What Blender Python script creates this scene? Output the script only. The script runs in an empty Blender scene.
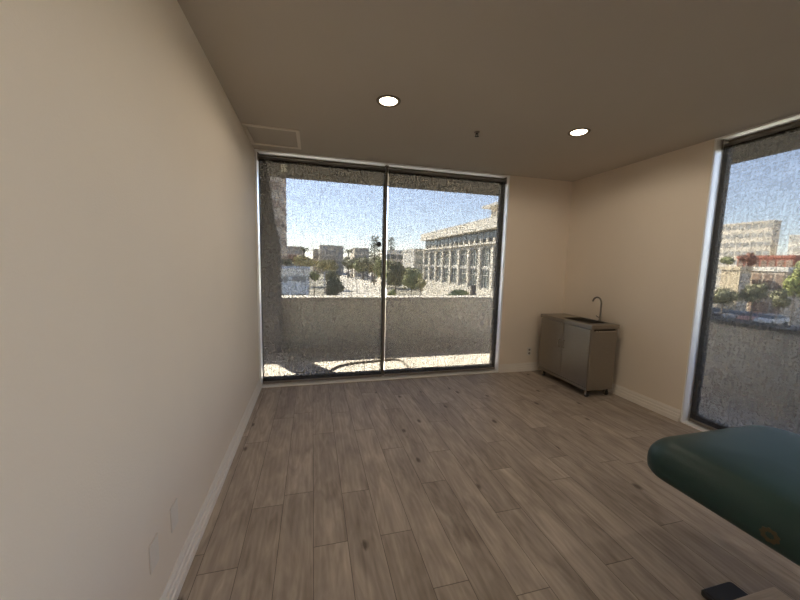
import bpy, bmesh, math, random
from mathutils import Vector, Matrix
S = bpy.context.scene
C = S.collection
PI = math.pi

# ------------------------------------------------------------------ camera
YAW, PITCH, ROLL, F, EYE = 0.2587, 0.1101, 0.0252, 332.572, 1.5031
cy, sy, cp, sp, cr, sr = math.cos(YAW), math.sin(YAW), math.cos(PITCH), math.sin(PITCH), math.cos(ROLL), math.sin(ROLL)
FWD = Vector((sy*cp, cy*cp, -sp)); UP0 = Vector((sy*sp, cy*sp, cp)); RT0 = Vector((cy, -sy, 0))
RT = cr*RT0 + sr*UP0; UP = -sr*RT0 + cr*UP0
cam = bpy.data.cameras.new('camera'); camo = bpy.data.objects.new('camera', cam); C.objects.link(camo)
cam.sensor_width = 36; cam.lens = F/800*36; cam.clip_start = 0.02; cam.clip_end = 3000
M3 = Matrix((RT, UP, -FWD)).transposed()
camo.matrix_world = Matrix.Translation((0, 0, EYE)) @ M3.to_4x4()
S.camera = camo

def ray(px, py):
    return FWD + RT*((px-400)/F) - UP*((py-300)/F)
def atY(px, py, Y):
    d = ray(px, py); return Vector((0, 0, EYE)) + d*(Y/d.y)
def atX(px, py, X):
    d = ray(px, py); return Vector((0, 0, EYE)) + d*(X/d.x)

# ------------------------------------------------------------------ materials
def nt(name):
    m = bpy.data.materials.new(name); m.use_nodes = True
    t = m.node_tree; b = t.nodes['Principled BSDF']
    return m, t, b
def N(t, typ, **kw):
    n = t.nodes.new(typ)
    for k, v in kw.items(): setattr(n, k, v)
    return n
def L(t, a, b): t.links.new(a, b)
def math_node(t, op, a, b=None, c=None):
    n = N(t, 'ShaderNodeMath', operation=op)
    for i, v in enumerate((a, b, c)):
        if v is None: continue
        if isinstance(v, (int, float)): n.inputs[i].default_value = v
        else: L(t, v, n.inputs[i])
    return n.outputs[0]
def mat(name, col, rough=.6, metal=0, var=.06, scale=8, bump=0, bscale=60, spec=.5, stretch=(1, 1, 1)):
    """a plain surface with a slight procedural colour variation and optional bump"""
    m, t, b = nt(name)
    tc = N(t, 'ShaderNodeTexCoord'); mp = N(t, 'ShaderNodeMapping'); mp.inputs['Scale'].default_value = stretch
    L(t, tc.outputs['Object'], mp.inputs[0])
    nz = N(t, 'ShaderNodeTexNoise'); nz.inputs['Scale'].default_value = scale; nz.inputs['Detail'].default_value = 4
    L(t, mp.outputs[0], nz.inputs['Vector'])
    rp = N(t, 'ShaderNodeValToRGB')
    rp.color_ramp.elements[0].position = .3; rp.color_ramp.elements[1].position = .7
    rp.color_ramp.elements[0].color = tuple(max(0, c*(1-var)) for c in col)+(1,)
    rp.color_ramp.elements[1].color = tuple(min(1, c*(1+var)) for c in col)+(1,)
    L(t, nz.outputs['Fac'], rp.inputs[0]); L(t, rp.outputs[0], b.inputs['Base Color'])
    b.inputs['Roughness'].default_value = rough; b.inputs['Metallic'].default_value = metal
    b.inputs['Specular IOR Level'].default_value = spec
    if bump:
        n2 = N(t, 'ShaderNodeTexNoise'); n2.inputs['Scale'].default_value = bscale; n2.inputs['Detail'].default_value = 3
        L(t, mp.outputs[0], n2.inputs['Vector'])
        bp = N(t, 'ShaderNodeBump'); bp.inputs['Strength'].default_value = bump; bp.inputs['Distance'].default_value = .004
        L(t, n2.outputs['Fac'], bp.inputs['Height']); L(t, bp.outputs[0], b.inputs['Normal'])
    return m
def emit(name, col, st):
    m, t, b = nt(name)
    b.inputs['Base Color'].default_value = (.8, .8, .8, 1)
    b.inputs['Emission Color'].default_value = col+(1,); b.inputs['Emission Strength'].default_value = st
    return m

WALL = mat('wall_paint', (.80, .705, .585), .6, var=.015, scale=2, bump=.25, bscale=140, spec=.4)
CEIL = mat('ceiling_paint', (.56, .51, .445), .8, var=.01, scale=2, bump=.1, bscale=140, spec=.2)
TRIM = mat('trim_paint', (.80, .74, .66), .45, var=.01)
WHITE = mat('white_frame_paint', (.90, .885, .85), .35, var=.01)
PLATE = mat('plate_plastic', (.74, .68, .59), .4, var=.01)
BRONZE = mat('dark_bronze_aluminium', (.19, .158, .125), .5, metal=.1, var=.05)
DARK = mat('black_plastic', (.012, .011, .011), .5)
RUBBER = mat('rubber', (.03, .028, .026), .8)
STEEL = mat('brushed_steel', (.36, .33, .285), .42, metal=1, var=.05, scale=14, stretch=(1, 1, 12))
STEELD = mat('shaded_steel', (.10, .092, .08), .45, metal=1, var=.05)  # steel darkened so the colour carries the shade inside basin and pull
CHROME = mat('chrome', (.55, .51, .45), .25, metal=1, var=.01)
FAUC = mat('dark_brushed_nickel', (.22, .195, .16), .35, metal=1, var=.02)
VINYL = mat('green_vinyl', (.010, .040, .035), .42, var=.08, scale=5, bump=.12, bscale=260, spec=.5)
GOLD = mat('gold_print', (.085, .062, .03), .6, metal=0, var=.1, scale=60)
WOOD = mat('pale_wood', (.50, .40, .30), .5, var=.12, scale=9, stretch=(1, 12, 12))
CONC = mat('concrete', (.82, .775, .68), .9, var=.07, scale=3, bump=.3, bscale=50)
CONCD = mat('dark_concrete', (.24, .215, .19), .9, var=.06, scale=3, bump=.2, bscale=50)  # concrete in one dark tone, for the column
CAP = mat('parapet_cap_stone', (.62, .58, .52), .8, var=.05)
CAPD = mat('dark_cap', (.16, .15, .135), .85, var=.05, spec=.2)  # darker tone for the side parapet's cap
SOFFIT = mat('soffit_plaster', (.15, .13, .11), .9, var=.04)

def floor_material():
    m, t, b = nt('grey_oak_planks')
    tc = N(t, 'ShaderNodeTexCoord'); sx = N(t, 'ShaderNodeSeparateXYZ'); L(t, tc.outputs['Object'], sx.inputs[0])
    X, Y = sx.outputs[0], sx.outputs[1]
    u = math_node(t, 'DIVIDE', X, .18); row = math_node(t, 'FLOOR', u); fu = math_node(t, 'FRACT', u)
    known = {-4: .55, -3: 1.621, -2: .83, -1: 2.102, 0: 1.657, 1: 2.04, 2: 1.652, 3: 1.299, 4: 2.019, 5: 1.178, 6: 1.662, 7: 2.05,
             8: 1.212, 9: 1.85, 10: .9, 11: 1.348, 12: 1.95, 13: .7, 14: 1.5, 15: 2.2, 16: 1.1, 17: 1.75, 18: .6, 19: 1.4, 20: .9}
    rp = N(t, 'ShaderNodeValToRGB'); cr_ = rp.color_ramp; cr_.interpolation = 'CONSTANT'
    ks = sorted(known); n = len(ks)
    while len(cr_.elements) < n: cr_.elements.new(.5)
    for i, k in enumerate(ks): cr_.elements[i].position = i/n
    for i, k in enumerate(ks):
        v = (known[k] % 1.19)/1.19; cr_.elements[i].color = (v, v, v, 1)
    L(t, math_node(t, 'DIVIDE', math_node(t, 'ADD', row, 4.5), n), rp.inputs[0])
    off = math_node(t, 'MULTIPLY', rp.outputs[0], 1.0)
    v = math_node(t, 'SUBTRACT', math_node(t, 'DIVIDE', Y, 1.19), off)
    col = math_node(t, 'FLOOR', v); fv = math_node(t, 'FRACT', v)
    idv = N(t, 'ShaderNodeCombineXYZ'); L(t, row, idv.inputs[0]); L(t, col, idv.inputs[1])
    wn = N(t, 'ShaderNodeTexWhiteNoise', noise_dimensions='3D'); L(t, idv.outputs[0], wn.inputs['Vector'])
    # per plank shifted coordinates for the grain
    gx = math_node(t, 'ADD', X, math_node(t, 'MULTIPLY', wn.outputs['Value'], 37.0))
    gy = math_node(t, 'ADD', Y, math_node(t, 'MULTIPLY', wn.outputs['Value'], 91.0))
    gv = N(t, 'ShaderNodeCombineXYZ'); L(t, gx, gv.inputs[0]); L(t, gy, gv.inputs[1])
    def noise(scale, st, detail=5, dist=0, rough=.6):
        mp = N(t, 'ShaderNodeMapping'); mp.inputs['Scale'].default_value = st; L(t, gv.outputs[0], mp.inputs[0])
        nz = N(t, 'ShaderNodeTexNoise'); nz.inputs['Scale'].default_value = scale; nz.inputs['Detail'].default_value = detail
        nz.inputs['Distortion'].default_value = dist; nz.inputs['Roughness'].default_value = rough
        L(t, mp.outputs[0], nz.inputs['Vector']); return nz.outputs['Fac']
    broad = noise(1.0, (6, 1.6, 1), 3, 1.2)
    fine = noise(1.0, (60, 5.0, 1), 4, .8, .6)
    streak = noise(1.0, (13, 2.2, 1), 4, 2.2, .5)
    # cathedral grain: wave rings bent by noise
    mp = N(t, 'ShaderNodeMapping'); mp.inputs['Scale'].default_value = (8, 1.6, 1); L(t, gv.outputs[0], mp.inputs[0])
    wv = N(t, 'ShaderNodeTexWave', wave_type='BANDS', bands_direction='X'); wv.inputs['Scale'].default_value = 1.3
    wv.inputs['Distortion'].default_value = 7; wv.inputs['Detail'].default_value = 3; wv.inputs['Detail Scale'].default_value = .8
    L(t, mp.outputs[0], wv.inputs['Vector'])
    # knots
    mk = N(t, 'ShaderNodeMapping'); mk.inputs['Scale'].default_value = (5.0, 2.6, 1); L(t, gv.outputs[0], mk.inputs[0])
    vo = N(t, 'ShaderNodeTexVoronoi'); vo.inputs['Scale'].default_value = 1.0; L(t, mk.outputs[0], vo.inputs['Vector'])
    wob = math_node(t, 'ADD', vo.outputs['Distance'], math_node(t, 'MULTIPLY', math_node(t, 'SUBTRACT', fine, .5), .10))
    kr = N(t, 'ShaderNodeMapRange'); kr.inputs['From Min'].default_value = .03; kr.inputs['From Max'].default_value = .12
    L(t, wob, kr.inputs['Value'])
    vc = N(t, 'ShaderNodeSeparateColor'); L(t, vo.outputs['Color'], vc.inputs[0])
    has = math_node(t, 'LESS_THAN', vc.outputs[0], .85)
    knot = math_node(t, 'MULTIPLY', math_node(t, 'SUBTRACT', 1.0, kr.outputs[0]), has)
    # tone = plank + broad + streak + fine + wave - knot
    tone = math_node(t, 'MULTIPLY_ADD', math_node(t, 'SUBTRACT', wn.outputs['Value'], .5), .17, .5)
    for src, k in ((broad, .62), (streak, .55), (fine, .10), (wv.outputs['Fac'], .05)):
        tone = math_node(t, 'ADD', tone, math_node(t, 'MULTIPLY', math_node(t, 'SUBTRACT', src, .5), k))
    tone = math_node(t, 'SUBTRACT', tone, math_node(t, 'MULTIPLY', knot, .55))
    cr2 = N(t, 'ShaderNodeValToRGB'); e = cr2.color_ramp.elements
    e[0].position = .08; e[0].color = (.13, .10, .077, 1); e[1].position = .95; e[1].color = (.68, .58, .47, 1)
    x = cr2.color_ramp.elements.new(.5); x.color = (.38, .315, .255, 1)
    L(t, tone, cr2.inputs[0])
    # joints
    du = math_node(t, 'MINIMUM', fu, math_node(t, 'SUBTRACT', 1.0, fu)); dv = math_node(t, 'MINIMUM', fv, math_node(t, 'SUBTRACT', 1.0, fv))
    ju = math_node(t, 'LESS_THAN', du, .009); jv = math_node(t, 'LESS_THAN', dv, .0016)
    j = math_node(t, 'MAXIMUM', ju, jv)
    mx = N(t, 'ShaderNodeMix', data_type='RGBA'); L(t, math_node(t, 'MULTIPLY', j, .72), mx.inputs['Factor'])
    L(t, cr2.outputs[0], mx.inputs['A']); mx.inputs['B'].default_value = (.05, .038, .028, 1)
    L(t, mx.outputs['Result'], b.inputs['Base Color'])
    rr = N(t, 'ShaderNodeMapRange'); rr.inputs['To Min'].default_value = .42; rr.inputs['To Max'].default_value = .58
    L(t, fine, rr.inputs['Value']); L(t, rr.outputs[0], b.inputs['Roughness'])
    b.inputs['Specular IOR Level'].default_value = .4
    bp = N(t, 'ShaderNodeBump'); bp.inputs['Strength'].default_value = .25; bp.inputs['Distance'].default_value = .002
    L(t, math_node(t, 'SUBTRACT', fine, j), bp.inputs['Height']); L(t, bp.outputs[0], b.inputs['Normal'])
    return m
FLOOR = floor_material()

def shade_material():
    m = bpy.data.materials.new('solar_mesh_fabric'); m.use_nodes = True; t = m.node_tree; t.nodes.clear()
    out = N(t, 'ShaderNodeOutputMaterial')
    tc = N(t, 'ShaderNodeTexCoord')
    def noise(st, detail=2):
        mp = N(t, 'ShaderNodeMapping'); mp.inputs['Scale'].default_value = st; L(t, tc.outputs['Object'], mp.inputs[0])
        nz = N(t, 'ShaderNodeTexNoise'); nz.inputs['Scale'].default_value = 1; nz.inputs['Detail'].default_value = detail
        L(t, mp.outputs[0], nz.inputs['Vector']); return math_node(t, 'SUBTRACT', nz.outputs['Fac'], .5)
    warp = noise((52, 52, 8)); weft = noise((9, 9, 48)); speck = noise((52, 52, 52), 1)
    o = math_node(t, 'MULTIPLY_ADD', warp, .075, OPEN)
    o = math_node(t, 'MULTIPLY_ADD', weft, .04, o); o = math_node(t, 'MULTIPLY_ADD', speck, .074, o)
    o = math_node(t, 'MAXIMUM', o, .015)
    tr = N(t, 'ShaderNodeBsdfTransparent'); tr.inputs[0].default_value = (1, .955, .885, 1)
    df = N(t, 'ShaderNodeBsdfDiffuse'); df.inputs[0].default_value = (.022, .0195, .0165, 1)
    tl = N(t, 'ShaderNodeBsdfTranslucent'); tl.inputs[0].default_value = (.021, .0185, .0152, 1)
    a = N(t, 'ShaderNodeAddShader'); L(t, df.outputs[0], a.inputs[0]); L(t, tl.outputs[0], a.inputs[1])
    mx = N(t, 'ShaderNodeMixShader'); L(t, o, mx.inputs[0]); L(t, a.outputs[0], mx.inputs[1]); L(t, tr.outputs[0], mx.inputs[2])
    L(t, mx.outputs[0], out.inputs[0])
    return m
OPEN = .11
SHADE = shade_material()

def glass_material():
    m = bpy.data.materials.new('window_glass'); m.use_nodes = True; t = m.node_tree; t.nodes.clear()
    out = N(t, 'ShaderNodeOutputMaterial'); tr = N(t, 'ShaderNodeBsdfTransparent'); tr.inputs[0].default_value = (.95, .97, .96, 1)
    gl = N(t, 'ShaderNodeBsdfGlossy'); gl.inputs['Roughness'].default_value = .01
    lw = N(t, 'ShaderNodeFresnel'); lw.inputs['IOR'].default_value = 1.25
    mx = N(t, 'ShaderNodeMixShader'); L(t, lw.outputs[0], mx.inputs[0]); L(t, tr.outputs[0], mx.inputs[1]); L(t, gl.outputs[0], mx.inputs[2])
    L(t, mx.outputs[0], out.inputs[0]); return m
GLASS = glass_material()

# ------------------------------------------------------------------ mesh helpers
class MB:
    def __init__(s): s.v = []; s.f = []; s.sm = []
    def add(s, vs, fs, smooth=False):
        n = len(s.v); s.v += [Vector(v) for v in vs]
        for f in fs: s.f.append([n+i for i in f]); s.sm.append(smooth)
        return s
    def box(s, a, b, R=None, o=(0, 0, 0)):
        x0, x1 = sorted((a[0], b[0])); y0, y1 = sorted((a[1], b[1])); z0, z1 = sorted((a[2], b[2]))
        vs = [Vector(p) for p in ((x0, y0, z0), (x1, y0, z0), (x1, y1, z0), (x0, y1, z0), (x0, y0, z1), (x1, y0, z1), (x1, y1, z1), (x0, y1, z1))]
        if R is not None: vs = [R @ v + Vector(o) for v in vs]
        return s.add(vs, [(0, 3, 2, 1), (4, 5, 6, 7), (0, 1, 5, 4), (1, 2, 6, 5), (2, 3, 7, 6), (3, 0, 4, 7)])
    def loops(s, ls, cap0=True, cap1=True, smooth=True, close=False):
        n = len(s.v); k = len(ls[0])
        for l in ls: s.v += [Vector(p) for p in l]
        for i in range(len(ls) - (0 if close else 1)):
            j = (i+1) % len(ls)
            for q in range(k):
                r = (q+1) % k
                s.f.append([n+i*k+q, n+i*k+r, n+j*k+r, n+j*k+q]); s.sm.append(smooth)
        if not close:
            if cap0: s.f.append([n+q for q in reversed(range(k))]); s.sm.append(False)
            if cap1: s.f.append([n+(len(ls)-1)*k+q for q in range(k)]); s.sm.append(False)
        return s
    def lathe(s, prof, o=(0, 0, 0), axis='z', n=24, cap0=True, cap1=True):
        ls = []
        for r, h in prof:
            l = []
            for i in range(n):
                a = 2*PI*i/n; c, d = r*math.cos(a), r*math.sin(a)
                p = {'z': (c, d, h), 'x': (h, c, d), 'y': (d, h, c)}[axis]
                l.append(Vector(p)+Vector(o))
            ls.append(l)
        return s.loops(ls, cap0, cap1)
    def tube(s, pts, r, n=8, taper=None):
        pts = [Vector(p) for p in pts]; ls = []; prev = None
        for i, p in enumerate(pts):
            d = (pts[min(i+1, len(pts)-1)] - pts[max(i-1, 0)]).normalized()
            if prev is None:
                ref = Vector((0, 0, 1)) if abs(d.z) < .9 else Vector((1, 0, 0)); a = d.cross(ref).normalized()
            else:
                a = (prev - d*prev.dot(d)).normalized()
            prev = a; b = d.cross(a)
            rr = r if taper is None else r*taper[i]
            ls.append([p + a*(rr*math.cos(2*PI*k/n)) + b*(rr*math.sin(2*PI*k/n)) for k in range(n)])
        return s.loops(ls)
    def build(s, name, m, parent=None, loc=None, bevel=0, seg=2):
        """link as one object; vertices are given in the world frame minus loc (or in the parent's frame)"""
        me = bpy.data.meshes.new(name)
        off = Vector(loc) if loc is not None and parent is None else Vector((0, 0, 0))
        me.from_pydata([tuple(v - off) for v in s.v], [], s.f)
        for p, q in zip(me.polygons, s.sm): p.use_smooth = q
        bm = bmesh.new(); bm.from_mesh(me); bmesh.ops.recalc_face_normals(bm, faces=bm.faces); bm.to_mesh(me); bm.free()
        me.materials.append(m)
        o = bpy.data.objects.new(name, me); C.objects.link(o); o.location = off
        if parent is not None: o.parent = parent
        if bevel:
            bv = o.modifiers.new('bevel', 'BEVEL'); bv.width = bevel; bv.segments = seg; bv.limit_method = 'ANGLE'; bv.angle_limit = .6
        return o

def tag(o, label, cat, group=None, kind=None):
    o['label'] = label; o['category'] = cat
    if group: o['group'] = group
    if kind: o['kind'] = kind
    return o
def thing(name, loc, label, cat, group=None, rz=0):
    o = bpy.data.objects.new(name, None); C.objects.link(o); o.location = loc; o.rotation_euler = (0, 0, rz); o.empty_display_size = .1
    return tag(o, label, cat, group)
def struct(name, mb, m, label, cat, parent=None, **k):
    o = mb.build(name, m, parent, **k)
    if parent is None: tag(o, label, cat); o['kind'] = 'structure'
    return o
def copy_tree(o, parent=None):
    c = o.copy(); C.objects.link(c)
    if parent is not None: c.parent = parent
    for ch in list(o.children): copy_tree(ch, c)
    return c
def spline(pts, n=8):
    pts = [Vector(p) for p in pts]; out = []
    for i in range(len(pts)-1):
        p0, p1, p2, p3 = pts[max(i-1, 0)], pts[i], pts[i+1], pts[min(i+2, len(pts)-1)]
        for k in range(n):
            u = k/n
            out.append(.5*((2*p1)+(-p0+p2)*u+(2*p0-5*p1+4*p2-p3)*u*u+(-p0+3*p1-3*p2+p3)*u**3))
    return out+[pts[-1]]

# ------------------------------------------------------------------ room
XL, YB, XR, H, T = -.608, 4.061, 3.538, 2.7, .2
WX1, WY0 = 2.548, 2.345          # right edge of back window, far edge of side window
YF = -2.4
WIN2 = -.45                       # near edge of the side window
struct('floor', MB().box((XL-T, YF-T, -.12), (XR+T, YB+T, 0)), FLOOR, 'grey-brown wood plank floor of the empty room', 'floor')
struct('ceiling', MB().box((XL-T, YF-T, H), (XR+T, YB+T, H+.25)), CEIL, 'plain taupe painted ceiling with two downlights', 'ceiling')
struct('wall_left', MB().box((XL-T, YF-T, 0), (XL, YB+T, H)), WALL, 'long bare beige wall on the left', 'wall')
struct('wall_back', MB().box((WX1, YB, 0), (XR+T, YB+T, H)), WALL, 'short beige wall between the two windows, behind the sink cabinet', 'wall')
struct('wall_right', MB().box((XR, WY0, 0), (XR+T, YB, H)), WALL, 'beige wall right of the sink cabinet, ending at the side window', 'wall')
struct('wall_front', MB().box((XL, YF-T, 0), (XR+T, YF, H)), WALL, 'beige wall behind the camera', 'wall')
struct('wall_side', MB().box((XR, -.9, 0), (XR+T, WIN2, H)), WALL, 'beige pier between the two side windows', 'wall')

def base_profile(h=.118):
    return [(0, 0), (.024, 0), (.024, .040), (.021, .045), (.017, .046), (.017, .070), (.014, .075), (.010, .076), (.010, .1), (.006, .108), (.004, h), (0, h)]
def baseboard(name, a, b, nrm, label):
    mb = MB(); ls = []
    for p in (a, b): ls.append([Vector((p[0]+nrm[0]*d, p[1]+nrm[1]*d, z)) for d, z in base_profile()])
    mb.loops(ls, smooth=False)
    struct(name, mb, TRIM, label, 'baseboard')
baseboard('baseboard_left', (XL, YF), (XL, YB), (1, 0), 'stepped beige baseboard along the left wall')
baseboard('baseboard_back', (WX1, YB), (XR, YB), (0, -1), 'stepped beige baseboard under the short back wall')
baseboard('baseboard_right', (XR, WY0), (XR, YB), (-1, 0), 'stepped beige baseboard beside the sink cabinet up to the side window')

# window liners (white returns)
struct('trim_1', MB().box((WX1-.012, YB+.003, 0), (WX1, YB+T, H-.008)).box((XL, YB+.003, H-.014), (WX1, YB+T, H-.0005)).box((XL, YB+.003, 0), (XL+.020, YB+T, H-.014))
       .box((XL, YB+.003, -.0), (WX1, YB+T-.03, .012)), WHITE, 'white lining of the back window opening', 'window trim')
struct('trim_2', MB().box((XR+.003, WY0-.012, 0), (XR+T, WY0, H-.014)).box((XR+.003, WIN2, H-.014), (XR+T, WY0, H-.0005)).box((XR+.003, WIN2, 0), (XR+T-.03, WY0, .012)), WHITE,
       'white lining of the side window opening', 'window trim')
# window 1 (back): two large panes
def win(name, label): 
    o = thing(name, (0, 0, 0), label, 'window'); o['kind'] = 'structure'; return o
w1 = win('window_1', 'wide floor-to-ceiling back window of two dark-framed panes')
fy0, fy1 = YB+.125, YB+.185
fr = MB().box((XL+.020, fy0, .012), (WX1-.012, fy1, .078)).box((XL+.020, fy0, 2.665), (WX1-.012, fy1, H-.014))
fr.box((XL+.020, fy0+.03, .078), (XL+.030, fy1, 2.665)).box((WX1-.052, fy0, .078), (WX1-.012, fy1, 2.665))
fr.build('window_frame', BRONZE, w1, bevel=.003)
MB().box((.864, fy0-.02, .078), (.908, fy1, 2.665)).build('mullion', BRONZE, w1, bevel=.004)
MB().box((XL+.030, YB+.155, .078), (.864, YB+.161, 2.665)).build('pane', GLASS, w1)
MB().box((.908, YB+.155, .078), (WX1-.052, YB+.161, 2.665)).build('pane', GLASS, w1)
# window 2 (side)
w2 = win('window_2', 'floor-to-ceiling side window beyond the green massage table')
fx0, fx1 = XR+.125, XR+.185
fr = MB().box((fx0, WIN2+.0, .012), (fx1, WY0-.012, .078)).box((fx0, WIN2, 2.665), (fx1, WY0-.012, H-.014))
fr.box((fx0, WY0-.04, .078), (fx1, WY0-.012, 2.665)).box((fx0, WIN2, .078), (fx1, WIN2+.06, 2.665))
fr.build('window_frame', BRONZE, w2, bevel=.003)
MB().box((fx0, .92, .078), (fx1, .98, 2.665)).build('mullion', BRONZE, w2, bevel=.004)
MB().box((XR+.155, .98, .078), (XR+.161, WY0-.04, 2.665)).build('pane', GLASS, w2)
MB().box((XR+.155, WIN2+.06, .078), (XR+.161, .92, 2.665)).build('pane', GLASS, w2)
# window 3: unseen, added behind the camera for daylight on the left wall
w3 = win('added_window', 'added unshaded side window behind the camera')
MB().box((fx0, YF, .012), (fx1, -.9, .08)).box((fx0, YF, 2.62), (fx1, -.9, H)).build('window_frame', BRONZE, w3)
MB().box((XR+.155, YF, .08), (XR+.161, -.9, 2.62)).build('pane', GLASS, w3)

# roller shades
TUBE = mat('rolled_fabric', (.13, .115, .10), .8)
def shade(label, x0, x1, origin, rz):
    w = (x1-x0)
    t = thing('roller_shade', origin, label, 'roller shade', 'mesh roller shades over the windows', rz)
    f = MB(); n = 24; zt, zb = 2.625, .045
    f.add([(0, 0, zb), (w, 0, zb), (w, 0, zt), (0, 0, zt)], [(0, 1, 2, 3)])
    f.build('fabric', SHADE, t)
    MB().lathe([(.027, -.004), (.027, w+.004)], (0, .026, 2.625), 'x', 20).build('roller_tube', TUBE, t)
    MB().box((-.002, -.006, .03), (w+.002, .008, .058)).build('hem_bar', BRONZE, t, bevel=.004)
    for x in (-.010, w+.003):
        b = MB().box((x, -.012, 2.60), (x+.008, .06, 2.684)).build('bracket', BRONZE, t)
    return t
shade('grey see-through mesh shade over the left half of the back window', -.574, .866, (-.574, YB+.06, 0), 0)
shade('grey see-through mesh shade over the right half of the back window', .905, 2.515, (.905, YB+.06, 0), 0)
shade('grey see-through mesh shade over the side window beyond the massage table', 0, 1.33, (XR+.062, 2.302, 0), -PI/2)

shade('mesh shade on the near half of the side window beyond the picture edge', 0, 1.32, (XR+.062, .935, 0), -PI/2)

# small marks on the back window
P = Vector((.818, YB+.1475, 1.735))
tag(MB().lathe([(.001, 0), (.030, 0), (.034, .003), (.034, .007), (.001, .007)], (0, 0, 0), 'y', 24, False, False).build('window_knob', DARK, None, (0, 0, 0)),
    'small round black disc on the back window glass beside the centre mullion', 'window disc').location = P
PAPER = mat('thin_paper', (.85, .83, .78), .8)
q_ = PAPER.node_tree; tl_ = N(q_, 'ShaderNodeBsdfTranslucent'); tl_.inputs[0].default_value = (.7, .68, .62, 1); ad_ = N(q_, 'ShaderNodeAddShader')
L(q_, q_.nodes['Principled BSDF'].outputs[0], ad_.inputs[0]); L(q_, tl_.outputs[0], ad_.inputs[1]); L(q_, ad_.outputs[0], q_.nodes['Material Output'].inputs[0])
d = atY(284, 168, YB+.15)
tag(MB().box((-.035, -.001, -.045), (.035, .001, .045)).build('paper_sticker', PAPER, None, (0, 0, 0)), 'small white sticker high on the left pane of the back window', 'sticker').location = (d.x, YB+.1535, d.z)

# ceiling fixtures
LENS = emit('lit_lamp_lens', (1.0, .80, .55), 14.0)
RING = mat('lamp_ring_paint', (.20, .165, .125), .5)
def downlight(label, x, y):
    t = thing('recessed_downlight', (x, y, H), label, 'ceiling light', 'lit recessed ceiling downlights')
    MB().lathe([(.066, 0), (.092, 0), (.090, -.005), (.080, -.008), (.068, -.004)], n=32, cap0=False, cap1=False).build('trim_ring', RING, t)
    MB().lathe([(.067, -.001), (.060, -.006), (.045, -.009), (.02, -.010), (.001, -.010)], n=32, cap0=True).build('lamp_lens', LENS, t)
    lamp(x, y, t)
    return t
def lamp(x, y, parent=None):
    l = bpy.data.lights.new('downlight_or_fill_lamp', 'SPOT'); l.energy = LAMP; l.color = (1.0, .87, .71); l.spot_size = 3.1; l.spot_blend = .3; l.shadow_soft_size = .07
    o = bpy.data.objects.new('downlight_or_fill_lamp', l); C.objects.link(o); o.location = (x, y, H-.03)
LAMP = 21
downlight('lit round ceiling downlight in front of the back window, the left one', .552, 2.566)
downlight('lit round ceiling downlight above the sink cabinet side, the right one', 2.292, 2.602)
for x, y in ((.552, -1.0), (2.292, -1.0), (2.292, .5)):  # unseen fill lamps added without fixtures to brighten the room
    lamp(x, y)

SPR = mat('sprinkler_metal', (.05, .042, .035), .4, metal=.7)
sp_ = thing('fire_sprinkler', (1.444, 2.886, H), 'small dark fire sprinkler head on the ceiling between the two downlights', 'sprinkler')
MB().lathe([(.004, .001), (.026, .001), (.022, -.007), (.010, -.010)], n=20).build('escutcheon', RING, sp_)
MB().lathe([(.010, -.008), (.010, -0.0177), (.006, -0.0190), (.006, -0.0231)], n=12).box((-.013, -.002, -0.0354), (-.009, .002, -0.0150)).box((.009, -.002, -0.0354), (.013, .002, -0.0150)).box((-.013, -.002, -0.0367), (.013, .002, -0.0340)).build('body', SPR, sp_)
MB().lathe([(.002, -0.0381), (.019, -0.0381), (.019, -0.0401), (.002, -0.0401)], n=12).build('deflector', SPR, sp_)

PANEL = mat('panel_paint', (.82, .76, .67), .7, var=.01)
va = thing('ceiling_access_panel', (-.36, 3.62, H), 'square ceiling access panel in the corner between left wall and back window', 'ceiling panel')
x0, x1, y0, y1 = -.245, .25, -.265, .265
fr = MB()
for a, b in (((x0, y0), (x1, y0+.035)), ((x0, y1-.035), (x1, y1)), ((x0, y0+.035), (x0+.035, y1-.035)), ((x1-.035, y0+.035), (x1, y1-.035))):
    fr.box((a[0], a[1], -.012), (b[0], b[1], 0))
fr.build('frame', PANEL, va, bevel=.004)
MB().box((x0+.04, y0+.04, -.004), (x1-.04, y1-.04, 0)).build('door', CEIL, va)

# wall plates
def plate(label, o, rz, outlet=False, name='wall_plate', cat='wall plate', group=None):
    t = thing(name, o, label, cat, group, rz)     # local: face looks towards -y, lies in xz
    MB().box((-.036, -.006, -.059), (.036, 0, .059)).build('cover', PLATE, t, bevel=.003)
    if outlet:
        for z in (-.026, .026):
            r = MB().lathe([(.016, -.006), (.0165, -.0085), (.001, -.0085)], (0, 0, z), 'y', 16).build('socket', mat('socket_plastic', (.30, .26, .21), .5), t)
            MB().box((-.008, -.0095, z-.004), (-.005, -.008, z+.007)).box((.005, -.0095, z-.004), (.008, -.008, z+.007)).build('slot', DARK, r)
    else:
        for z in (-.042, .042):
            MB().lathe([(.003, -.006), (.003, -.0075), (.0005, -.0075)], (0, 0, z), 'y', 10).build('screw', TRIM, t)
    return t
plate('blank plate low on the left wall, the one farther from the camera', (XL, 1.585, .352), PI/2, group='blank plates low on the left wall')
plate('blank plate low on the left wall, the one nearer to the camera', (XL, 1.386, .348), PI/2, group='blank plates low on the left wall')
plate('beige power outlet low on the back wall left of the sink cabinet', (3.022, YB, .285), 0, True, 'power_outlet', 'power outlet')

# ------------------------------------------------------------------ sink cabinet
cab = thing('sink_cabinet', (3.06, 3.03, 0), 'stainless steel two-door portable sink cabinet on casters in the corner', 'sink cabinet')
D, W, ZB, ZT = .375, .865, .084, .858      # depth along +x, width along +y
MB().box((.012, .008, ZB), (D, W-.008, ZT-.045)).build('body', STEEL, cab, bevel=.004)
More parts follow.
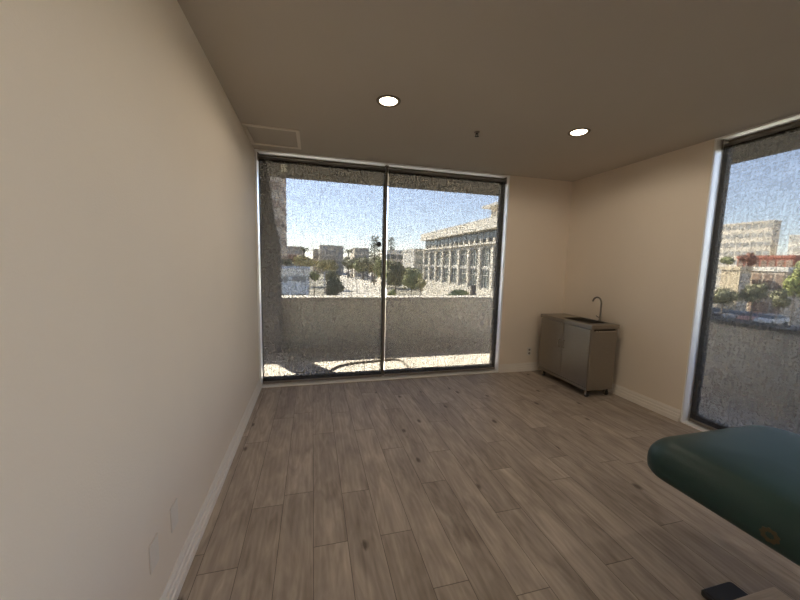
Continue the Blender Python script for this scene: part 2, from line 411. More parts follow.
# counter with an opening
ox0, ox1, oy0, oy1 = .06, .325, .11, .52
ct = MB()
for a, b in (((-.008, -.006), (ox0, W+.006)), ((ox1, -.006), (D+.004, W+.006)), ((ox0, -.006), (ox1, oy0)), ((ox0, oy1), (ox1, W+.006))):
    ct.box((a[0], a[1], ZT-.045), (b[0], b[1], ZT))
ct.build('countertop', STEEL, cab)
bs = MB(); b0 = ZT-.0445
def rect(x0, x1, y0, y1, z): return [(x0, y0, z), (x1, y0, z), (x1, y1, z), (x0, y1, z)]
bs.loops([rect(ox0-.012, ox1+.012, oy0-.012, oy1+.012, ZT+.002), rect(ox0+.004, ox1-.004, oy0+.004, oy1-.004, ZT+.002),
          rect(ox0+.008, ox1-.008, oy0+.008, oy1-.008, ZT-.03), rect(ox0+.02, ox1-.02, oy0+.02, oy1-.02, ZT-.04)], False, True, False)
bs.build('basin', STEELD, cab)
for (y0, y1, hy) in ((.012, .430, .395), (.434, W-.012, .475)):
    dr = MB().box((-.006, y0, .125), (.012, y1, ZT-.052)).build('door', STEEL, cab, bevel=.003)
    hd = MB().tube(spline([(-.006, hy, .50), (-.03, hy, .505), (-.03, hy, .545), (-.03, hy, .585), (-.006, hy, .59)], 4), .0055, 8).build('handle', CHROME, dr)
MB().box((.0, .008, ZB), (.012, W-.008, .118)).build('kick_plate', STEEL, cab, bevel=.002)
# towel rail over a dark strip standing in for the recess's shade
pl = MB().box((.04, -.0, .786), (.33, .008, .808)).build('recess_shade_strip', STEELD, cab)
MB().tube(spline([(.05, .004, .795), (.055, -.024, .791), (.19, -.026, .789), (.315, -.024, .791), (.32, .004, .795)], 4), .006, 8).build('side_handle', CHROME, cab)
# faucet
fa = MB().lathe([(.022, ZT), (.022, ZT+.008), (.014, ZT+.016), (.013, ZT+.06), (.008, ZT+.066)], (.345, .24, 0), 'z', 16)
fa = fa.build('faucet', FAUC, cab)
MB().tube(spline([(.345, .24, ZT+.06), (.345, .24, ZT+.16), (.345, .243, ZT+.235), (.340, .262, ZT+.277), (.331, .297, ZT+.288), (.322, .328, ZT+.27), (.317, .342, ZT+.235)], 6), .0095, 10).build('spout', FAUC, fa)
MB().tube([(.345, .24, ZT+.04), (.338, .275, ZT+.05), (.335, .29, ZT+.062)], .005, 8).build('lever', FAUC, fa)
# casters
for x, y in ((.045, .05), (.045, W-.06), (D-.05, .05), (D-.05, W-.06)):
    cs = MB().box((x-.024, y-.02, ZB-.008), (x+.024, y+.02, ZB)).box((x-.018, y-.017, .02), (x-.014, y+.014, ZB-.006)).box((x+.014, y-.017, .02), (x+.018, y+.014, ZB-.006)).build('caster', CHROME, cab)
    MB().lathe([(.010, -.012), (.030, -.012), (.034, -.008), (.034, .008), (.030, .012), (.010, .012)], (x, y-.004, .034), 'x', 20).build('wheel', RUBBER, cs)

# ------------------------------------------------------------------ massage table
mt = thing('massage_table', (1.848, .165, 0), 'dark green padded massage table at the right picture edge', 'massage table')
def rrect(hx, hy, r, z, cxy=(0, 0), n=10):
    out = []
    for sx_, sy_, a0 in ((1, 1, 0), (-1, 1, PI/2), (-1, -1, PI), (1, -1, 1.5*PI)):
        for k in range(n+1):
            a = a0+PI/2*k/n; out.append((cxy[0]+sx_*(hx-r)+r*math.cos(a), cxy[1]+sy_*(hy-r)+r*math.sin(a), z))
    return out
HX, HY, RC = .41, .965, .13
prof = [(.030, .600), (.010, .606), (.002, .620), (.0, .64)]+[(.10-.10*math.cos(a*PI/18), .66+.10*math.sin(a*PI/18)) for a in range(0, 9)]+[(.15, .764), (.22, .768), (.30, .771)]
MB().loops([rrect(HX-i, HY-i, max(RC-i*.45, .03), z) for i, z in prof]).build('pad', VINYL, mt)
MB().box((-.33, -.88, .575), (.33, .84, .607)).build('base_frame', DARK, mt, bevel=.006)
for x in (-.27, .27):
    for y in (-.75, .02):
        MB().box((x-.025, y-.025, 0.02), (x+.025, y+.025, .556)).build('leg', WOOD, mt, bevel=.004)
for y in (-.75, .02):
    MB().box((-.245, y-.015, .18), (.245, y+.015, .23)).build('stretcher', WOOD, mt, bevel=.003)
for x in (-.27, .27):
    for y in (-.75, .02):
        MB().lathe([(.02, 0), (.024, .004), (.024, .02), (.02, .022)], (x, y, 0), 'z', 14).build('rubber_foot', RUBBER, mt)
# gold flower-ring emblem on the near long side of the pad
em = MB(); n = 48; yE, zE = .485, .652
inner, outer = [], []
for k in range(n):
    a = 2*PI*k/n; ro = .0245+.0022*math.cos(9*a); ri = .0115+.0012*math.cos(9*a+PI)
    inner.append((ri*math.cos(a), ri*math.sin(a))); outer.append((ro*math.cos(a), ro*math.sin(a)))
ls = [[(x, yE+p[0], zE+p[1]*.92) for p in l] for x, l in ((-HX+.001, outer), (-HX-.0015, outer), (-HX-.0015, inner), (-HX+.001, inner))]
em.loops(ls, smooth=False, close=True)
o = em.build('emblem', GOLD, mt); o['label'] = 'gold flower-shaped ring on the dark green side'

# low plank step and black box under the table
st = thing('wooden_step', (1.79, .832, 0), 'pale wooden plank step on the floor under the massage table', 'step')
MB().box((-.34, -.036, .075), (.215, .036, .10)).build('plank', WOOD, st, bevel=.003)
for x in (-.28, .16):
    MB().box((x-.015, -.028, 0), (x+.015, .028, .076)).build('support', WOOD, st)
bx = thing('foot_pedal', (1.845, .935, 0), 'flat black foot pedal lying on the floor behind the wooden step', 'foot pedal')
MB().loops([rrect(.098, .05, .016, 0), rrect(.10, .052, .016, .004), rrect(.10, .052, .016, .018), rrect(.096, .048, .014, .022)], smooth=False).build('base', DARK, bx)
MB().loops([rrect(.088, .040, .012, .022), rrect(.086, .038, .012, .025)], smooth=False).build('pedal', DARK, bx)

# ------------------------------------------------------------------ balcony
BZ = -.03
def balcony_material():
    m = mat('balcony_concrete', (.79, .725, .635), .9, var=.08, scale=6, bump=.3, bscale=80)
    t = m.node_tree; b = t.nodes['Principled BSDF']
    src = b.inputs['Base Color'].links[0].from_socket
    tc = N(t, 'ShaderNodeTexCoord'); sx = N(t, 'ShaderNodeSeparateXYZ'); L(t, tc.outputs['Object'], sx.inputs[0])
    j = math_node(t, 'LESS_THAN', math_node(t, 'FRACT', math_node(t, 'DIVIDE', math_node(t, 'ADD', sx.outputs[1], .12), .42)), .03)
    mx = N(t, 'ShaderNodeMix', data_type='RGBA'); L(t, math_node(t, 'MULTIPLY', j, .4), mx.inputs['Factor'])
    L(t, src, mx.inputs['A']); mx.inputs['B'].default_value = (.25, .22, .19, 1); L(t, mx.outputs['Result'], b.inputs['Base Color'])
    return m
PY, PX = 6.06, 5.25           # inner faces of the two parapets
struct('balcony_floor', MB().box((-3.2, YB+T, -.3), (PX+.35, PY+.35, BZ)).box((XR+T, -4, -.3), (PX+.35, YB+T, BZ)), balcony_material(), 'concrete balcony floor outside the windows', 'balcony floor')
pb = struct('balcony_parapet', MB().box((-3.2, PY, BZ), (PX+.3, PY+.3, .80)), CONC, 'concrete balcony parapet outside the back window', 'parapet')
struct('parapet_cap', MB().box((-3.2, PY-.04, .80), (PX+.34, PY+.34, .865)), CAP, '', '', pb, bevel=.006)
ps = struct('balcony_parapet', MB().box((PX, -4, BZ), (PX+.3, PY, .82)), CONC, 'concrete balcony parapet outside the side window', 'parapet')
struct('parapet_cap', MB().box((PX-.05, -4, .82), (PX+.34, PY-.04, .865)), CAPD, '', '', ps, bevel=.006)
SX = 6.55
# the storey above: overhang with a front beam
struct('balcony_soffit', MB().box((-5, YB+T, 3.22), (SX, 7.62, 3.6)).box((XR+T, 1.7, 3.22), (SX, YB+T, 3.6)).box((-5, YB+T, 2.95), (XR+T, YB+T+.1, 3.22)), SOFFIT,
       'dark underside of the overhanging storey above the balcony', 'balcony soffit')
struct('sun_blocking_storey', MB().box((XL-T-4, YF-T, 2.96), (XR+T, YB+T, 6.5)), CONC, 'unseen storey added above the room to block the sun', 'sun block')  # out-of-view mass added over the room to keep the sun off
# corner column with a sloped shoulder
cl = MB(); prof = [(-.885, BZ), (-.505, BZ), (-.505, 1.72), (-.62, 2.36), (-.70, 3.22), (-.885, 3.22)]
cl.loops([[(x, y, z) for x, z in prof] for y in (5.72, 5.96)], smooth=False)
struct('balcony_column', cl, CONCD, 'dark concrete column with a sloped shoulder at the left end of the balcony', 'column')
# hose
HOSE = mat('garden_hose_rubber', (.20, .16, .125), .7)
hp = [(.21, 4.30, 0), (.20, 4.44, 0), (.245, 4.62, 0), (.36, 4.79, 0), (.60, 4.90, 0), (.95, 4.96, 0), (1.25, 4.99, 0), (1.34, 4.90, 0), (1.36, 4.72, 0), (1.36, 4.5, 0), (1.37, 4.32, 0)]
tag(MB().tube(spline([(x, y, BZ+.016) for x, y, z in hp], 6), .015, 8).build('garden_hose', HOSE, None, (.2, 4.44, BZ)), 'brown hose lying in a loop on the sunlit balcony floor', 'hose')

# ------------------------------------------------------------------ the town beyond
GZ = -7.0
def city_mat(name, col, **k): return mat(name, col, .85, var=.06, scale=.4, **k)
struct('ground', MB().box((-400, 9, GZ-.5), (600, 900, GZ)).box((9, -400, GZ-.5), (600, 9, GZ)), city_mat('pale_ground', (.24, .22, .17)), 'pale ground of the town below the balcony', 'ground')
rd = MB(); road_pts = [((-2, 60), (14, 60)), ((5.7, 89), (20.5, 89)), ((9, 123), (26, 123)), ((13, 165), (33, 165)), ((17.1, 217), (42, 217)), ((24, 300), (46, 300)), ((33, 457), (52, 457))]
rd.add([(a[0], a[1], GZ+.06) for a, b in road_pts]+[(b[0], b[1], GZ+.06) for a, b in road_pts]+[(a[0], a[1], GZ) for a, b in road_pts]+[(b[0], b[1], GZ) for a, b in road_pts],
       [(i, i+1, i+8, i+7) for i in range(6)]+[(i+14, i+15, i+1, i) for i in range(6)]+[(i+7, i+8, i+22, i+21) for i in range(6)])
road_o = struct('road', rd, city_mat('pale_asphalt', (.50, .46, .395)), 'wide pale street running away between trees', 'road')
ln = MB()
for fr_ in (.2, .4, .6, .8):
    for i in range(6):
        for q in range(3):
            u0, u1 = q/3, q/3+.2
            pts = []
            for u in (u0, u1):
                a = Vector(road_pts[i][0]).lerp(Vector(road_pts[i+1][0]), u); b = Vector(road_pts[i][1]).lerp(Vector(road_pts[i+1][1]), u)
                pts.append(a.lerp(b, fr_))
            ln.add([(pts[0].x-.18, pts[0].y, GZ+.065), (pts[0].x+.18, pts[0].y, GZ+.065), (pts[1].x+.18, pts[1].y, GZ+.065), (pts[1].x-.18, pts[1].y, GZ+.065)], [(0, 1, 2, 3)])
ln.build('lane_lines', city_mat('lane_paint', (.2, .185, .165)), road_o)

PALE = city_mat('white_stucco', (.66, .615, .535)); BEIGE = city_mat('beige_stucco', (.68, .61, .51)); TAN = city_mat('tan_stucco', (.58, .49, .39))
GREYB = city_mat('blue_grey_cladding', (.74, .77, .80)); GREY = city_mat('grey_concrete', (.52, .50, .46)); BRICK = city_mat('brown_brick', (.33, .24, .185))
CREAM = city_mat('cream_stucco', (.72, .60, .42)); REDR = city_mat('red_roof_tiles', (.42, .15, .10)); ROOFW = city_mat('white_roofing', (.80, .77, .70))
WGL = mat('dark_window_glass', (.10, .115, .12), .15, var=.2, scale=.3, spec=.6); WGL2 = mat('green_window_glass', (.22, .25, .24), .2, var=.3, scale=.25, spec=.6)

FARW = city_mat('far_window_strips', (.34, .335, .32))
# the white office building on the right (facade at x = 30)
wb = thing('office_building', (30, 47, GZ), 'long white office building with tall window bays beyond the right half of the back window', 'building')
y0_, y1_ = -3.0, 41.5
MB().box((.6, y0_, 0), (30, y1_, 16.2)).build('wall', PALE, wb)
MB().box((-.9, y0_-.3, 14.75), (30.2, y1_+.9, 16.6)).build('roof_parapet', PALE, wb)
MB().box((-.5, y0_, 12.2), (.7, y1_+.3, 12.55)).box((-.1, y0_, 11.55), (.7, y1_+.3, 12.2)).build('spandrel', PALE, wb)
MB().box((-.1, y0_, 0), (.7, y1_+.3, 4.25)).build('plinth', PALE, wb)
bays = [41.3-4.55*k for k in range(10)]
for k, y in enumerate(bays):
    MB().box((-.15, y-.45, 4.2), (.65, y+.45, 11.6)).build('pier', PALE, wb)
proto = None
for k in range(9):
    ya, yb = bays[k+1]+.45, bays[k]-.45
    for z0, z1 in ((4.3, 7.75), (8.2, 11.5)):
        w = MB(); cyy = (ya+yb)/2; hw = (yb-ya)/2
        if proto is None:
            for q in (-hw, -hw/3, hw/3, hw-.12): w.box((-.08, q, 0), (.08, q+.12, 3.4))
            w.box((-.08, -hw, 0), (.08, hw, .15)).box((-.08, -hw, 3.2), (.08, hw, 3.4)).box((-.08, -hw, 2.3), (.08, hw, 2.42))
            proto = w.build('window', GREY, wb); MB().box((.06, -hw, .05), (.14, hw, 3.3)).build('pane', WGL2, proto)
            o = proto
        else: o = copy_tree(proto, wb)
        o.location = (.3, cyy, z0)
    MB().box((.05, ya-.45, 7.75), (.62, yb+.45, 8.2)).build('floor_band', PALE if k in (0, 8) else GREY, wb)
ck = None
for k in range(18):
    y = 41.0-2.35*k
    if y < y0_+1: break
    if ck is None:
        ck = MB().box((-.06, -1.0, 0), (.1, 1.0, 2.1)).build('clerestory_window', WGL, wb); o = ck
    else: o = ck.copy(); C.objects.link(o)
    o.location = (.55, y, 12.6)
for k in range(18):
    y = 41.0-2.35*k-1.17
    if y < y0_+.3: break
    MB().box((-.1, y-.22, 12.5), (.3, y+.22, 13.3)).build('corbel', PALE, wb)
MB().box((4, y0_+.2, 16.5), (24, 13.2, 19.6)).build('penthouse', BEIGE, wb)
MB().box((2.6, y0_-.2, 19.6), (26, 14.4, 20.1)).build('penthouse_roof', GREY, wb)

def block(name, label, x0, x1, y0, y1, ztop, wall, nb, face, roofm=None, windows=None, bandm=None, gz=GZ, wz=.55, cat='building', parapet=.5):
    """a building with a window strip per storey on its visible faces; face: set of '-y', '-x', '+x'"""
    t = thing(name, ((x0+x1)/2, (y0+y1)/2, gz), label, cat)
    hx, hy, h = (x1-x0)/2, (y1-y0)/2, ztop-gz
    MB().box((-hx, -hy, 0), (hx, hy, h)).build('wall', wall, t)
    MB().box((-hx-.15, -hy-.15, h-parapet), (hx+.15, hy+.15, h+.1)).build('roof', roofm or wall, t)
    sh = h/nb
    for k in range(nb):
        za, zb = sh*k+sh*(.5-wz/2), sh*k+sh*(.5+wz/2)
        if k == nb-1: zb = min(zb, h-parapet-.1)
        for fc in face:
            ncol = (windows or {}).get(fc, 1)
            for c in range(ncol):
                a, b = (c+.12)/ncol*2-1, (c+.88)/ncol*2-1
                if ncol == 1: a, b = -.96, .96
                if fc == '-y': m_ = MB().box((hx*a, -hy-.06, za), (hx*b, -hy+.1, zb))
                elif fc == '-x': m_ = MB().box((-hx-.06, hy*a, za), (-hx+.1, hy*b, zb))
                else: m_ = MB().box((hx-.1, hy*a, za), (hx+.06, hy*b, zb))
                m_.build('window', bandm or WGL, t)
    return t
def span(px0, px1, py_top, Y):
    a, b = atY(px0, py_top, Y), atY(px1, py_top, Y); return a.x, b.x, (a.z+b.z)/2
# left tower
a, b, _ = span(258, 281.5, 240, 70)
block('tower_block', 'tall banded brown tower rising behind the balcony column', a-9, b, 70, 84, 42, TAN, 14, ('-y', '+x'), bandm=BRICK, wz=.42)
a, b, z = span(283, 308, 269, 46)
block('low_building', 'low blue-grey building just above the parapet at the left of the back window', a-6, b, 46, 62, z, GREYB, 3, ('-y', '+x'), roofm=ROOFW, windows={'-y': 4, '+x': 3}, bandm=FARW, wz=.3, parapet=.9)
a, b, z = span(289, 302.5, 246.5, 210)
block('brick_building', 'small brown brick building far off beside the left palm', a-12, b, 210, 235, z, TAN, 7, ('-y',), windows={'-y': 4}, bandm=FARW)
a, b, z = span(313, 318.8, 249, 240)
block('stepped_building', 'lower beige building attached left of the far grey office block', a, b, 240, 260, z, BEIGE, 7, ('-y',), windows={'-y': 3}, bandm=FARW)
a, b, z = span(320, 334, 245, 230)
block('far_office_block', 'beige-grey office block on the skyline above the left trees', a, b, 230, 262, z, BEIGE, 6, ('-y',), windows={'-y': 5}, bandm=FARW)
a, b, z = span(334, 343.5, 246, 235)
block('far_glass_block', 'darker grey office block against the beige one on the skyline', a, b, 235, 262, z, GREY, 6, ('-y',), bandm=FARW)
a, b, z = span(354.5, 369, 248, 190)
block('far_apartment_block', 'low grey-brown block on the skyline left of the mullion', a, b, 190, 212, z, BEIGE, 5, ('-y',), windows={'-y': 4}, bandm=FARW)
a, b, z = span(384, 416, 250.5, 128)
block('white_roofed_building', 'low building with a bright white roof edge right of the mullion', a, b, 128, 142, z, BEIGE, 3, ('-y',), roofm=ROOFW, windows={'-y': 5}, parapet=1.6)
a, b, z = span(414.5, 424.5, 249, 102)
block('balcony_building', 'grey building with stacked balconies beside the white office building', a, b+5, 102, 116, z, GREY, 5, ('-y',), windows={'-y': 2}, bandm=WGL2, parapet=.8)

# right view
def spanx(px0, px1, py_top, X):
    a, b = atX(px0, py_top, X), atX(px1, py_top, X); return b.y, a.y, (a.z+b.z)/2
a, b, z = spanx(714, 774, 223, 170)
block('beige_office_block', 'big beige office block with rows of windows, seen through the side window', 170, 174, a, b, z, BEIGE, 8, ('-x',), windows={'-x': 9}, bandm=FARW, wz=.5)
a, b, z = spanx(790, 812, 235, 165)
block('white_banded_block', 'white office block with dark bands at the far right edge', 165, 190, a, b, z, PALE, 7, ('-x', ), bandm=GREY)
a, b, z = spanx(738, 795, 256, 95)
block('red_roofed_building', 'long low building with red tiled walls behind the trees of the side window', 95, 110, a, b, z, REDR, 3, ('-x',), windows={'-x': 7}, bandm=BRICK, roofm=REDR)
a, b, z = spanx(722, 741, 267, 68)
block('cream_house', 'sunlit cream house wall in the side window', 68, 70.5, a, b, z, CREAM, 2, ('-y',), roofm=CREAM, bandm=BEIGE)
a, b, z = spanx(742, 788, 267.5, 72)
block('flat_roofed_house', 'long tan house with a bright flat roof edge in the side window', 72, 82, a, b, z, TAN, 2, ('-x',), windows={'-x': 4}, bandm=BRICK, roofm=ROOFW, parapet=.6)

# ------------------------------------------------------------------ trees
def leaf_mat(name, c1, c2):
    m, t, b = nt(name)
    tc = N(t, 'ShaderNodeTexCoord'); nz = N(t, 'ShaderNodeTexNoise'); nz.inputs['Scale'].default_value = .9; nz.inputs['Detail'].default_value = 3
    L(t, tc.outputs['Object'], nz.inputs['Vector'])
    rp = N(t, 'ShaderNodeValToRGB'); rp.color_ramp.elements[0].position = .35; rp.color_ramp.elements[1].position = .65
    rp.color_ramp.elements[0].color = c1+(1,); rp.color_ramp.elements[1].color = c2+(1,)
    L(t, nz.outputs['Fac'], rp.inputs[0]); L(t, rp.outputs[0], b.inputs['Base Color']); b.inputs['Roughness'].default_value = .7
    b.inputs['Specular IOR Level'].default_value = .2
    return m
LEAFD = leaf_mat('dark_leaves', (.16, .16, .095), (.25, .24, .145)); LEAFO = leaf_mat('olive_leaves', (.30, .28, .14), (.44, .39, .20))
LEAFG = leaf_mat('green_leaves', (.19, .21, .10), (.33, .33, .16)); LEAFR = leaf_mat('rust_leaves', (.20, .09, .065), (.30, .14, .10)); LEAFL = leaf_mat('pale_green_leaves', (.26, .29, .10), (.38, .39, .16))
BARK = mat('bark', (.14, .11, .085), .9, var=.2, scale=2)
rng = random.Random(5)
def crown(rx, ry, rz, n, leaf, lumps=9):
    mb = MB(); cs = [(Vector((0, 0, 0)), .72)]
    for i in range(lumps):
        d = Vector((rng.gauss(0, 1), rng.gauss(0, 1), rng.gauss(0, .9))).normalized()
        cs.append((d*rng.uniform(.4, .62), rng.uniform(.36, .52)))
    for i in range(n):
        c, r = rng.choice(cs); d = Vector((rng.gauss(0, 1), rng.gauss(0, 1), rng.gauss(0, 1))).normalized()
        p = c + d*r*rng.uniform(.75, 1.0); p = Vector((p.x*rx, p.y*ry, p.z*rz))
        nrm = (d + Vector((rng.gauss(0, .5), rng.gauss(0, .5), rng.gauss(0, .5)))).normalized()
        u = nrm.orthogonal().normalized(); v = nrm.cross(u); a = rng.uniform(0, PI); u, v = u*math.cos(a)+v*math.sin(a), v*math.cos(a)-u*math.sin(a)
        s = leaf*rng.uniform(.6, 1.3)
        mb.add([p-u*s, p-v*s*.6, p+u*s, p+v*s*.6], [(0, 1, 2, 3)])
    # inner mass so that the crown is not see-through
    for c, r in cs:
        ls = []
        for j in range(1, 6):
            ph = PI*j/6; ls.append([Vector(((c.x+r*.72*math.sin(ph)*math.cos(q*PI/4))*rx, (c.y+r*.72*math.sin(ph)*math.sin(q*PI/4))*ry, (c.z+r*.72*math.cos(ph))*rz)) for q in range(8)])
        mb.loops(ls)
    return mb
def tree(label, base, h, w, leafm, n=420, trunk=.3, name='tree', depth=None, leaf=None, group='trees of the town beyond the parapet'):
    t = thing(name, base, label, 'tree' if name == 'tree' else 'shrub', group)
    rz = h*(1-trunk)/2; cz = h*trunk+rz
    c = crown(w/2, (depth or w)/2, rz, n, leaf or max(.14, w*.05)); 
    for v in c.v: v.z += cz
    c.build('crown', leafm, t)
    tr = max(.05, w*.03)
    MB().tube([(0, 0, 0), (tr*.4, 0, h*trunk*.6), (0, 0, cz)], tr, 7, [1.2, .9, .5]).build('trunk', BARK, t)
    return t
def treeY(label, pxc, pw, py_top, py_bot, Y, leafm, n=420, trunk=.25, **k):
    """crown spans py_top..py_bot in the back view, centred on pxc, at distance Y; stands on the ground"""
    a = atY(pxc, py_top, Y); b = atY(pxc, py_bot, Y); w = atY(pxc+pw/2, py_top, Y).x - atY(pxc-pw/2, py_top, Y).x
    gz = min(GZ, b.z-.5); h = a.z-gz
    return tree(label, (b.x, Y, gz), h, w, leafm, n, min(.8, (b.z-gz)/h), **k)
def treeX(label, pxc, pw, py_top, py_bot, X, leafm, n=420, **k):
    a = atX(pxc, py_top, X); b = atX(pxc, py_bot, X); w = abs(atX(pxc+pw/2, py_top, X).y - atX(pxc-pw/2, py_top, X).y)
    gz = min(GZ, b.z-.5); h = a.z-gz
    return tree(label, (X, b.y, gz), h, w, leafm, n, min(.8, (b.z-gz)/h), **k)
treeY('dark tree at the foot of the brown tower', 286, 14, 257, 268, 64, LEAFD)
treeY('wide olive tree below the far brick building', 303, 30, 255, 269, 120, LEAFO, 600)
treeY('rust-toned tree left of the olive trees', 293, 14, 253, 263, 150, LEAFR, 350)
treeY('tall yellow-olive tree below the beige skyline block', 327, 26, 257, 275, 105, LEAFO, 700)
treeY('dark tree on the near kerb of the street, just above the parapet', 333, 24, 276, 298, 62, LEAFD, 800)
treeY('green tree between blue-grey building and the street', 314, 18, 269, 282, 78, LEAFG, 500)
treeY('dark tree behind the olive tree, near the left kerb', 330, 20, 268, 283, 90, LEAFD, 600)
treeY('low green tree in the gap between the skyline blocks', 347, 14, 256, 267, 215, LEAFD, 350)
treeY('dark tree on the far side of the street bend', 352, 24, 256, 270, 180, LEAFD, 500)
treeY('bushy green tree below the grey-brown skyline block', 363, 28, 256, 274, 168, LEAFG, 500)
treeY('dark green tree along the street left of the mullion', 372, 30, 253, 277, 152, LEAFD, 700)
treeY('broad green tree half hidden by the mullion', 385, 26, 257, 281, 112, LEAFG, 700)
treeY('dark tree in front of the white-roofed building', 395, 30, 259, 290, 88, LEAFD, 900)
treeY('green tree before the stacked balconies', 411, 25, 264, 291, 72, LEAFG, 700)
treeY('small olive tree at the corner of the white office building', 421, 13, 278, 290, 60, LEAFO, 400)
treeY('low shrub in front of the white office building', 459, 24, 288, 300, 40, LEAFL, 500, name='shrub')
treeY('low green lawn shrub above the parapet right of the mullion', 392, 12, 288, 299, 60, LEAFL, 350, name='shrub')
# wispy pines either side of the mullion
def pine(label, px, py_top, py_bot, pw, Y):
    a, b = atY(px, py_top, Y), atY(px, py_bot, Y); h = a.z-GZ; w = atY(px+pw/2, py_top, Y).x-atY(px-pw/2, py_top, Y).x
    t = thing('pine_tree', (b.x, Y, GZ), label, 'tree', 'trees of the town beyond the parapet')
    mb = MB(); z0 = b.z-GZ
    for k in range(9):
        z = z0+(h-z0)*k/9+rng.uniform(0, .4); rr = w/2*rng.uniform(.45, 1.0)*(1.05-.55*k/9)
        for q in range(4):
            a_ = rng.uniform(0, 2*PI); c = Vector((math.cos(a_)*rr*.7, math.sin(a_)*rr*.7, z))
            for i in range(16):
                p = c+Vector((rng.gauss(0, rr*.28), rng.gauss(0, rr*.28), rng.gauss(0, .35))); s = .42
                u = Vector((rng.gauss(0, 1), rng.gauss(0, 1), rng.gauss(0, .5))).normalized(); v = u.orthogonal().normalized()
                mb.add([p-u*s, p-v*s*.4, p+u*s, p+v*s*.4], [(0, 1, 2, 3)])
    mb.build('foliage', LEAFD, t)
    MB().tube([(0, 0, 0), (0, 0, h*.6), (0, 0, h)], .28, 6, [1.2, .8, .2]).build('trunk', BARK, t)
pine('wispy tall pine against the sky just left of the mullion', 374.5, 235, 262, 15, 122)
pine('wispy pine against the sky just right of the mullion', 391, 237, 256, 11, 165)
def palm(label, px, py_top, py_bot, Y):
    a, b = atY(px, py_top, Y), atY(px, py_bot, Y); h = a.z-GZ
    t = thing('palm_tree', (b.x, Y, GZ), label, 'tree', 'far palms on the skyline')
    fr_ = MB(); r = h*.19
    for k in range(14):
        a_ = 2*PI*k/14; up_ = rng.uniform(-.3, .8); d = Vector((math.cos(a_), math.sin(a_), 0)); s = Vector((-math.sin(a_), math.cos(a_), 0))*r*.16
        p0 = Vector((0, 0, h-r*.6)); p1 = p0+d*r*.55+Vector((0, 0, r*.5*up_+.1*r)); p2 = p0+d*r+Vector((0, 0, r*(.3*up_-.4)))
        fr_.add([p0-s*.3, p0+s*.3, p1+s, p2, p1-s], [(0, 1, 2, 4), (4, 2, 3)])
    fr_.build('fronds', LEAFD, t); MB().tube([(0, 0, 0), (.1, 0, h*.5), (0, 0, h-r*.6)], h*.025, 6).build('trunk', BARK, t)
palm('far palm tree beside the small brick building on the left', 304, 246, 262, 170)
palm('far palm tree between the skyline blocks near the street end', 348.5, 248.5, 262, 190)
# right view trees
treeX('rust-red tree in front of the red-roofed building', 748, 22, 250, 267, 84, LEAFR, 450)
treeX('dull green tree left of the rust-red tree in the side window', 728, 20, 255, 266, 88, LEAFG, 400)
treeX('bright green tree at the far right edge of the side window', 793, 27, 262, 304, 50, LEAFL, 700)
treeX('tall green tree behind the bright one at the right edge', 800, 22, 255, 275, 88, LEAFG, 400)
treeX('dark tree below the cream house in the side window', 722, 34, 285, 306, 45, LEAFD, 600)
treeX('dark tree below the flat-roofed house', 752, 34, 282, 306, 54, LEAFD, 650)
treeX('dark tree between the flat-roofed house and the bright green tree', 777, 22, 286, 311, 40, LEAFD, 600)

# street furniture
a, b = atY(324.5, 272, 66), atY(324.5, 290, 66)
lp = thing('lamp_post', (a.x, 66, GZ), 'slim pale street lamp post between the trees left of the street', 'lamp post')
MB().tube([(0, 0, 0), (0, 0, a.z-GZ)], .12, 8).build('pole', ROOFW, lp); MB().box((-.1, -.15, a.z-GZ), (.9, .15, a.z-GZ+.15)).build('lamp_head', GREY, lp)
a, b = atY(473.3, 286.5, 40), atY(473.3, 299, 40)
tag(MB().box((-.28, -.28, GZ), (.28, .28, a.z)).box((-.34, -.34, a.z), (.34, .34, a.z+.15)).build('gate_post', city_mat('dark_post_paint', (.10, .085, .075)), None, (0, 0, 0)), 'dark square post in front of the white office building', 'post').location = (a.x, 40, 0)

# cars
TYRE = RUBBER
def car(label, x, y, rz, m, z=GZ+.06):
    t = thing('car', (x, y, z), label, 'car', 'cars on the streets below', rz)
    prof = [(-2.2, .35), (2.15, .35), (2.25, .6), (2.1, .88), (1.2, 1.0), (-2.1, 1.05), (-2.25, .7)]
    MB().loops([[(px, yy, pz) for px, pz in prof] for yy in (-.88, .88)], smooth=False).build('body', m, t, bevel=.06)
    cb = [(1.15, 1.0), (.45, 1.45), (-1.1, 1.48), (-1.8, 1.04)]
    MB().loops([[(px, yy*(1 if pz < 1.2 else .8), pz) for px, pz in cb] for yy in (-.82, .82)], smooth=False).build('cabin', WGL, t)
    MB().loops([[(px, yy, pz) for px, pz in ((.4, 1.44), (.35, 1.5), (-1.05, 1.53), (-1.12, 1.47))] for yy in (-.64, .64)], smooth=False).build('roof', m, t)
    for px in (-1.35, 1.35):
        for yy in (-.82, .82):
            MB().lathe([(.1, -.1), (.31, -.1), (.33, -.06), (.33, .06), (.31, .1), (.1, .1)], (px, yy, .33), 'y', 14).build('wheel', TYRE, t)
CW = mat('white_car_paint', (.75, .74, .72), .3); CD = mat('dark_car_paint', (.06, .06, .065), .3); CG = mat('silver_car_paint', (.5, .5, .5), .3); CR = mat('pink_red_car_paint', (.62, .33, .28), .4)
car('dark car driving on the middle of the wide street', 19.0, 182, PI/2-.12, CD)
car('white car on the right lane of the wide street', 28.5, 172, PI/2-.12, CW)
car('dark car near the right kerb beside the mullion', 26.0, 145, PI/2-.12, CD)
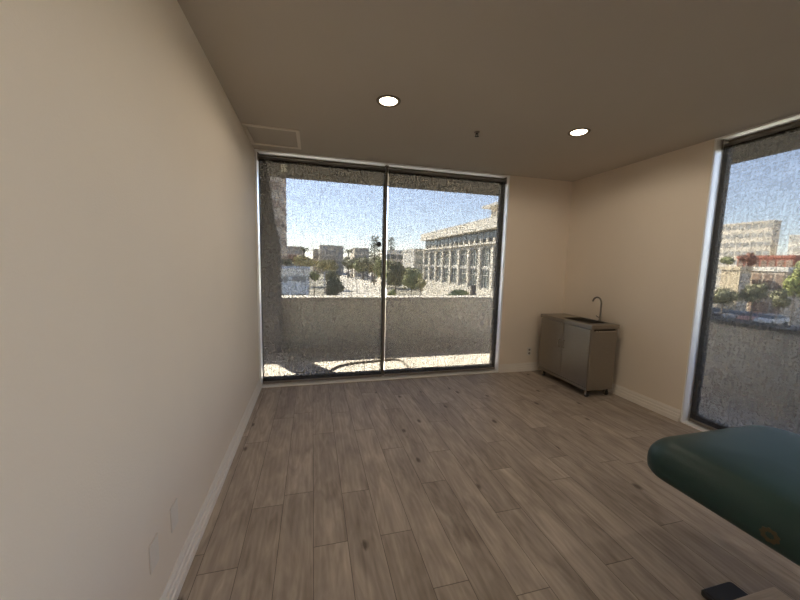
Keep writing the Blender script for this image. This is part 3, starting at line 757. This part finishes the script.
struct('parking_deck', MB().box((60.5, 20, GZ-.3), (67.4, 60, -6.0)), city_mat('parking_concrete', (.42, .39, .34)), 'raised parking strip with a row of cars', 'parking deck')
def carx(label, px, m, X=64):
    p = atX(px, 315, X); car(label, X, p.y, PI, m, -6.0)
carx('white car at the left end of the row just above the side parapet', 706, CW)
carx('dark car between the white and the silver one above the side parapet', 722, CD)
carx('silver car between the dark and the pink-red one above the side parapet', 738, CG)
carx('pink-red car above the side parapet', 755, CR)
carx('white car right of the pink-red one above the side parapet', 772, CW)

# ------------------------------------------------------------------ light
sun = bpy.data.lights.new('sun', 'SUN'); sun.energy = 63; sun.angle = .0093; sun.color = (1.0, .95, .87)
so = bpy.data.objects.new('sun', sun); C.objects.link(so)
sd = Vector((-.5, .866, .84)).normalized()       # towards the sun
so.rotation_euler = (-sd).to_track_quat('-Z', 'Y').to_euler(); so.location = (0, 30, 40)
w = bpy.data.worlds.new('world'); S.world = w; w.use_nodes = True; t = w.node_tree
bg = t.nodes['Background']; sk = N(t, 'ShaderNodeTexSky', sky_type='NISHITA')
sk.sun_disc = False; sk.sun_elevation = math.radians(40); sk.sun_rotation = math.atan2(sd.x, sd.y); sk.air_density = 1.0; sk.dust_density = .1; sk.ozone_density = 1.0
tint = N(t, 'ShaderNodeMix', data_type='RGBA', blend_type='MULTIPLY'); tint.inputs['Factor'].default_value = 1; tint.inputs['B'].default_value = (.93, .94, 1.12, 1)
hs = N(t, 'ShaderNodeHueSaturation'); hs.inputs['Saturation'].default_value = .72; L(t, sk.outputs[0], hs.inputs['Color']); L(t, hs.outputs[0], tint.inputs['A']); L(t, tint.outputs['Result'], bg.inputs[0]); bg.inputs[1].default_value = 1.22

S.view_settings.view_transform = 'Standard'; S.view_settings.look = 'None'; S.view_settings.exposure = 0; S.view_settings.gamma = 1
S.view_settings.use_curve_mapping = False
S.cycles.max_bounces = 12; S.cycles.diffuse_bounces = 6; S.cycles.transparent_max_bounces = 16; S.cycles.caustics_reflective = False
S.cycles.sample_clamp_indirect = 8
